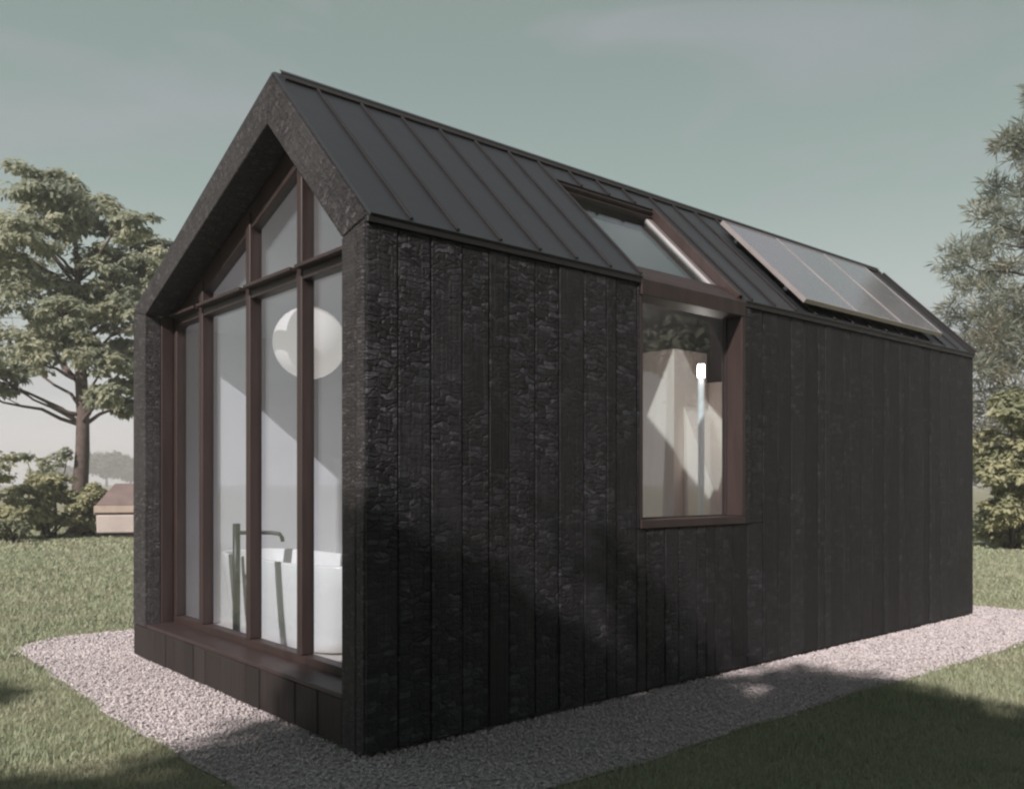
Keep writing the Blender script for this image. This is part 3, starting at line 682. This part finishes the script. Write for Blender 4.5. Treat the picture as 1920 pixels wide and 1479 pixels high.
def tree(name, base, label, cat, trunk, clusters, mat, bark, sprays, per, length, width, seed, group=None, limb_r=0.085, twig=True, **kw):
    """trunk = [(x,y,z,r)...] in local metres; clusters likewise"""
    t_ = empty(name, base, label=label, cat=cat, group=group); rn = random.Random(seed)
    m = MB(); m.tube([q[:3] for q in trunk], [q[3] for q in trunk], 10)
    m.build('trunk', bark, t_)
    lm = MB(); zt = trunk[-1][2]
    def tp(z):
        for a, b in zip(trunk, trunk[1:]):
            if a[2] <= z <= b[2]:
                u = (z - a[2]) / (b[2] - a[2]); return Vector((a[0] + (b[0] - a[0]) * u, a[1] + (b[1] - a[1]) * u, z)), a[3] + (b[3] - a[3]) * u
        return Vector(trunk[-1][:3]), trunk[-1][3]
    for cl in clusters:
        c_ = Vector(cl[:3]); hd = math.hypot(c_.x, c_.y); z0 = min(zt * .98, max(trunk[0][2] + zt * kw.get('low', 0.38), c_.z - hd * rn.uniform(.35, .8)))
        a, ra = tp(z0); r0 = min(ra * .7, limb_r * rn.uniform(.7, 1.1))
        pth = limb_path(a, c_, rn.uniform(-.06, .12), rn); nn = len(pth)
        lm.tube(pth, [r0 * (1 - .8 * j / (nn - 1)) for j in range(nn)], 6)
        if twig:
            for j in range(4):
                s_ = pth[rn.randint(nn // 2, nn - 1)]; e_ = c_ + Vector((rn.gauss(0, 1), rn.gauss(0, 1), rn.gauss(0, .7))).normalized() * cl[3] * .85
                lm.tube(limb_path(s_, e_, .04, rn, 3), [r0 * .28, r0 * .2, r0 * .12, r0 * .05], 4)
    lm.build('limbs', bark, t_)
    kw.pop('low', None)
    leaves('crown', mat, t_, clusters, sprays, per, length, width, seed=seed, **kw)
    return t_
def local(rx, z, dep):      # metres right of the trunk as seen from the lawn, height, metres further away
    v = CR * rx + CF * dep; return (v.x, v.y, z)

k_ = 27.7 / 1647
def ph_cl(lst, px0, base_y, k, seed, spread):
    rn = random.Random(seed); out = []
    for x_, y_, r_ in lst:
        p = local((x_ - px0) * k, (base_y - y_) * k, rn.uniform(-spread, spread)); out.append((*p, r_ * k))
    return out
LT = [(225, 650, 38), (232, 700, 34), (212, 760, 24), (180, 640, 40), (270, 560, 36), (262, 500, 36), (120, 470, 50), (180, 560, 46), (90, 560, 50), (70, 378, 34), (175, 470, 40), (110, 370, 46), (210, 500, 40), (150, 430, 44), (20, 520, 46),
      (255, 500, 40), (300, 455, 36), (235, 690, 34), (245, 580, 40), (5, 590, 44), (70, 615, 44), (165, 600, 40), (-20, 480, 50), (60, 480, 44), (180, 395, 40), (245, 745, 24), (20, 690, 40),
      (85, 368, 40), (150, 382, 46), (100, 420, 80), (195, 440, 66), (265, 455, 48), (25, 450, 60), (-60, 470, 90), (150, 520, 75), (240, 535, 62), (40, 540, 70), (-80, 580, 90),
      (120, 605, 66), (225, 620, 52), (15, 640, 62), (85, 680, 44), (-60, 680, 70), (190, 665, 40), (45, 725, 34), (-25, 730, 46), (205, 745, 22), (295, 520, 42), (5, 405, 34), (112, 345, 28), (285, 610, 40)]
tree('broadleaf_tree', at(148, 27.7), 'tall leafy tree left of the house with bare lower trunk', 'tree',
     [(0, 0, -.1, .46), (0, 0, .25, .30), (.02, .0, 1.2, .24), (.10, -.02, 2.6, .21), (.12, 0, 3.9, .20), (.05, .05, 5.4, .17), (0, 0, 7.2, .12), (-.1, 0, 9.2, .06), (-.1, 0, 10.6, .02)],
     ph_cl(LT, 148, 1000, k_, 5, 1.9), M['leaf'], M['bark'], 13, 74, 0.21, 0.058, 21, flat=.38, droop=.45, low=.33, limb_r=.075)

def conifer(px, dep, H_, label, seed, spread, mat, wid):
    rn = random.Random(seed); cl = []
    z = H_ * 0.14
    while z < H_ * .97:
        u = z / H_; r_ = wid * (1 - u) ** .75 * rn.uniform(.8, 1.15)
        nb = max(3, int(7 * (1 - u) + 3)); a0 = rn.uniform(0, 6)
        for j in range(nb):
            a = a0 + j * 2 * math.pi / nb + rn.uniform(-.25, .25)
            for q in ((.45, .30), (.72, .27), (.97, .21)):
                cl.append((math.cos(a) * r_ * q[0], math.sin(a) * r_ * q[0], z + r_ * q[0] * .12 + rn.uniform(-.2, .2), max(.28, wid * q[1] * .75 * (1 - u * .5))))
        z += H_ * .085 * rn.uniform(.8, 1.25)
    t_ = empty('pine_tree', at(px, dep), label=label, cat='tree')
    m = MB(); m.tube([(0, 0, -.1), (0, 0, H_ * .4), (.05, 0, H_ * .97)], [.26, .2, .03], 10); m.build('trunk', M['bark_dark'], t_)
    lm = MB()
    for c_ in cl[2::3]: lm.tube(limb_path((0, 0, c_[2] - .5), c_[:3], -.03, rn, 4), [.05, .04, .03, .02, .01], 5)
    lm.build('limbs', M['bark_dark'], t_)
    leaves('crown', mat, t_, cl, 7, 34, .34, .016, flat=.5, droop=-.35, seed=seed, shell=.1, outw=.9, face=False)
    return t_
conifer(1990, 24.0, 13.2, 'tall feathery pine behind the far end of the house', 8, 3, M['pine'], 4.9)

def shrub(px, dep, pts, label, seed, mat, ll=.16, lw=.05, sprays=14, per=72, group='shrubs along the lawn edge', spread=1.0, name='shrub'):
    k = dep / 1647; t_ = empty(name, at(px, dep), label=label, cat='shrub', group=group); rn = random.Random(seed)
    by = 905 + 1.6 / k
    cl = ph_cl(pts, px, by, k, seed, spread); cl = [(a, b, max(c, d * .75), d) for a, b, c, d in cl]
    m = MB()
    for c_ in cl: m.tube(limb_path((rn.uniform(-.15, .15), rn.uniform(-.15, .15), -.05), c_[:3], .03, rn, 4), [.04, .034, .028, .02, .01], 5)
    m.build('stems', M['bark_dark'], t_)
    leaves('foliage', mat, t_, cl, sprays, per, ll, lw, flat=.55, droop=.1, seed=seed)
    return t_
shrub(1895, 21.5, [(1860, 770, 40), (1900, 760, 50), (1945, 800, 70), (1850, 830, 40), (1895, 850, 50), (1860, 900, 45), (1910, 920, 60), (1960, 900, 60), (1850, 960, 35), (1890, 985, 45), (1940, 990, 50), (1835, 880, 30)],
      'big olive-green shrub at the far end of the house beneath the pine', 31, M['hedge'], .15, .05, 15, 70)
shrub(0, 24.6, [(-40, 870, 50), (10, 880, 45), (-60, 950, 50), (0, 940, 50), (25, 965, 34), (-20, 985, 35)], 'dense tall shrub at the left edge of the lawn', 32, M['hedge'], .15, .05)
shrub(95, 25.6, [(60, 925, 40), (100, 915, 36), (140, 935, 34), (80, 965, 38), (120, 965, 34), (45, 970, 30), (150, 975, 22)], 'spreading olive shrub at the foot of the leafy tree', 33, M['hedge'], .15, .05)
shrub(170, 26.4, [(172, 925, 24), (186, 945, 18), (165, 960, 26), (180, 975, 18), (160, 985, 20)], 'small shrub between the tree trunk and the brown-roofed hut', 34, M['hedge'], .14, .05, 10, 50, spread=.4)
shrub(85, 27.2, [(48, 856, 12), (75, 868, 12), (105, 862, 20), (120, 850, 12), (90, 880, 22), (60, 885, 18)], 'wispy dark sapling rising behind the spreading shrub', 35, M['leaf'], .15, .045, 6, 22, spread=.3)
shrub(20, 23.6, [(8, 988, 14), (26, 984, 14), (18, 1000, 14), (36, 996, 10)], 'low pale grey-green shrub in front of the tall one', 36, M['sage'], .12, .035, 10, 40, spread=.25)

# low hut with a brown roof behind the tree
hb = at(250, 26.8)
hut = empty('garden_hut', hb, math.atan2(CR.y, CR.x) + R(14), label='low pale garden hut with brown roof half hidden behind the house', cat='hut')
m = MB(); m.prism([(-.85, .12), (.85, .12), (.95, .66), (-.95, .66)], -.86, 2.2); m.build('wall', M['render'], hut, .03)
m = MB(); m.box(-.75, 2.1, -.75, .8, -.02, .118); m.build('base', M['core'], hut)  # near-black base stands for the shadow under the hut
m = MB(); m.box(-.93, 2.3, -.93, .93, .663, .72); m.build('rim', M['brownroof'], hut)
m = MB(); m.box(-.91, 2.3, -1.0, 1.0, .723, .93); m.build('eave_board', M['beige'], hut, .01)
m = MB(); m.hexa([(-.88, -.97, .932), (2.3, -.97, .932), (2.3, .97, .932), (-.88, .97, .932)], [(-.45, -.4, 1.58), (2.1, -.4, 1.58), (2.1, .4, 1.58), (-.45, .4, 1.58)]); m.build('roof', M['brownroof'], hut, .02)

# far trees fading into the haze
def far_tree(px, dep, r_, h_, label, seed):
    t_ = empty('far_tree', at(px, dep), label=label, cat='tree', group='far trees in the haze'); rn = random.Random(seed)
    m = MB(); m.tube([(0, 0, -.1), (0, 0, h_ * .6)], [.5, .3], 7); m.build('trunk', M['bark_dark'], t_)
    cl = []
    for j in range(12):
        a = rn.uniform(0, 6.28); q = r_ * rn.uniform(.1, .75); cl.append((math.cos(a) * q, math.sin(a) * q, h_ * (.45 + .42 * rn.random() * (1 - .3 * q / r_)), r_ * .42))
    leaves('crown', M['dusk'], t_, cl, 16, 34, 1.2, .5, flat=.6, droop=.1, seed=seed)
far_tree(200, 350, 8.5, 13.5, 'hazy round far tree just right of the tree trunk', 51)
far_tree(245, 380, 11.0, 12.0, 'hazy far tree beside the left corner of the house', 52)
far_tree(112, 360, 9.0, 8.5, 'hazy far tree low behind the wispy sapling', 53)

# trees standing behind the viewpoint: they throw the shade on the gravel and show in the window glass; two are added to block sky light
def shade_tree(x_, y_, cz, cr, label, seed, squash=1.0, n=16, sprays=16, per=60, low=.3):
    rn = random.Random(seed); cl = []
    for j in range(n):
        d = Vector((rn.gauss(0, 1), rn.gauss(0, 1), rn.gauss(0, 1))).normalized() * cr * rn.uniform(.35, .85); d.z *= squash
        cl.append((d.x, d.y, cz + d.z, cr * rn.uniform(.30, .46)))
    return tree('broadleaf_tree', (x_, y_, 0), label, 'tree', [(0, 0, -.1, .34), (.05, 0, cz * .5, .24), (0, .05, cz, .17), (0, 0, cz + cr * .6, .04)], cl, M['leaf'], M['bark'], sprays, per, .24, .07, seed, flat=.5, droop=.25, low=low, twig=False)
def shade_at(gx, gy, cz):   # trunk position whose crown at height cz shades this ground point
    q = cz / sun_dir.z; return gx + sun_dir.x * q, gy + sun_dir.y * q
for gx, gy, cz, cr, label, seed in ((0.2, -2.6, 5.4, 3.0, 'leafy tree behind the viewpoint shading the gravel corner', 61),
                                    (-2.1, -1.55, 6.0, 2.8, 'leafy tree behind the viewpoint shading the near lawn', 62),
                                    (-3.5, 2.95, 5.0, 1.2, 'leafy tree left of the viewpoint shading the lawn edge', 63)):
    x_, y_ = shade_at(gx, gy, cz); shade_tree(x_, y_, cz, cr, label, seed, n=30, sprays=26)
for x_, y_, cz, cr, label, seed in ((-1.5, -13.5, 6.5, 4.2, 'broad leafy tree added directly behind the viewpoint to block sky light', 65), (5.5, -14.5, 6.2, 4.2, 'broad leafy tree added behind the viewpoint opposite the window to block sky light', 66)):  # unseen trees added to keep sky light off the shaded ground
    shade_tree(x_, y_, cz, cr, label, seed, n=26, sprays=18)
shade_tree(14.5, -9.0, 6.6, 3.6, 'leafy tree beyond the gravel mirrored in the side window', 64)

# ------------------------------------------------------------------ thin summer haze, everything inside it
hz = MB(); hz.box(-760, 760, -760, 760, -1.2, 20.0)
hm = bpy.data.materials.new('thin_haze'); hm.use_nodes = True; hn = hm.node_tree.nodes; hn.remove(hn['Principled BSDF'])
pv = hn.new('ShaderNodeVolumePrincipled'); pv.inputs['Color'].default_value = (0.86, 0.88, 0.90, 1); pv.inputs['Density'].default_value = 0.0020; pv.inputs['Anisotropy'].default_value = 0.1
hm.node_tree.links.new(pv.outputs[0], [x for x in hn if x.type == 'OUTPUT_MATERIAL'][0].inputs['Volume'])
tag(hz.build('haze', hm), kind='stuff')
S.cycles.volume_bounces = 1
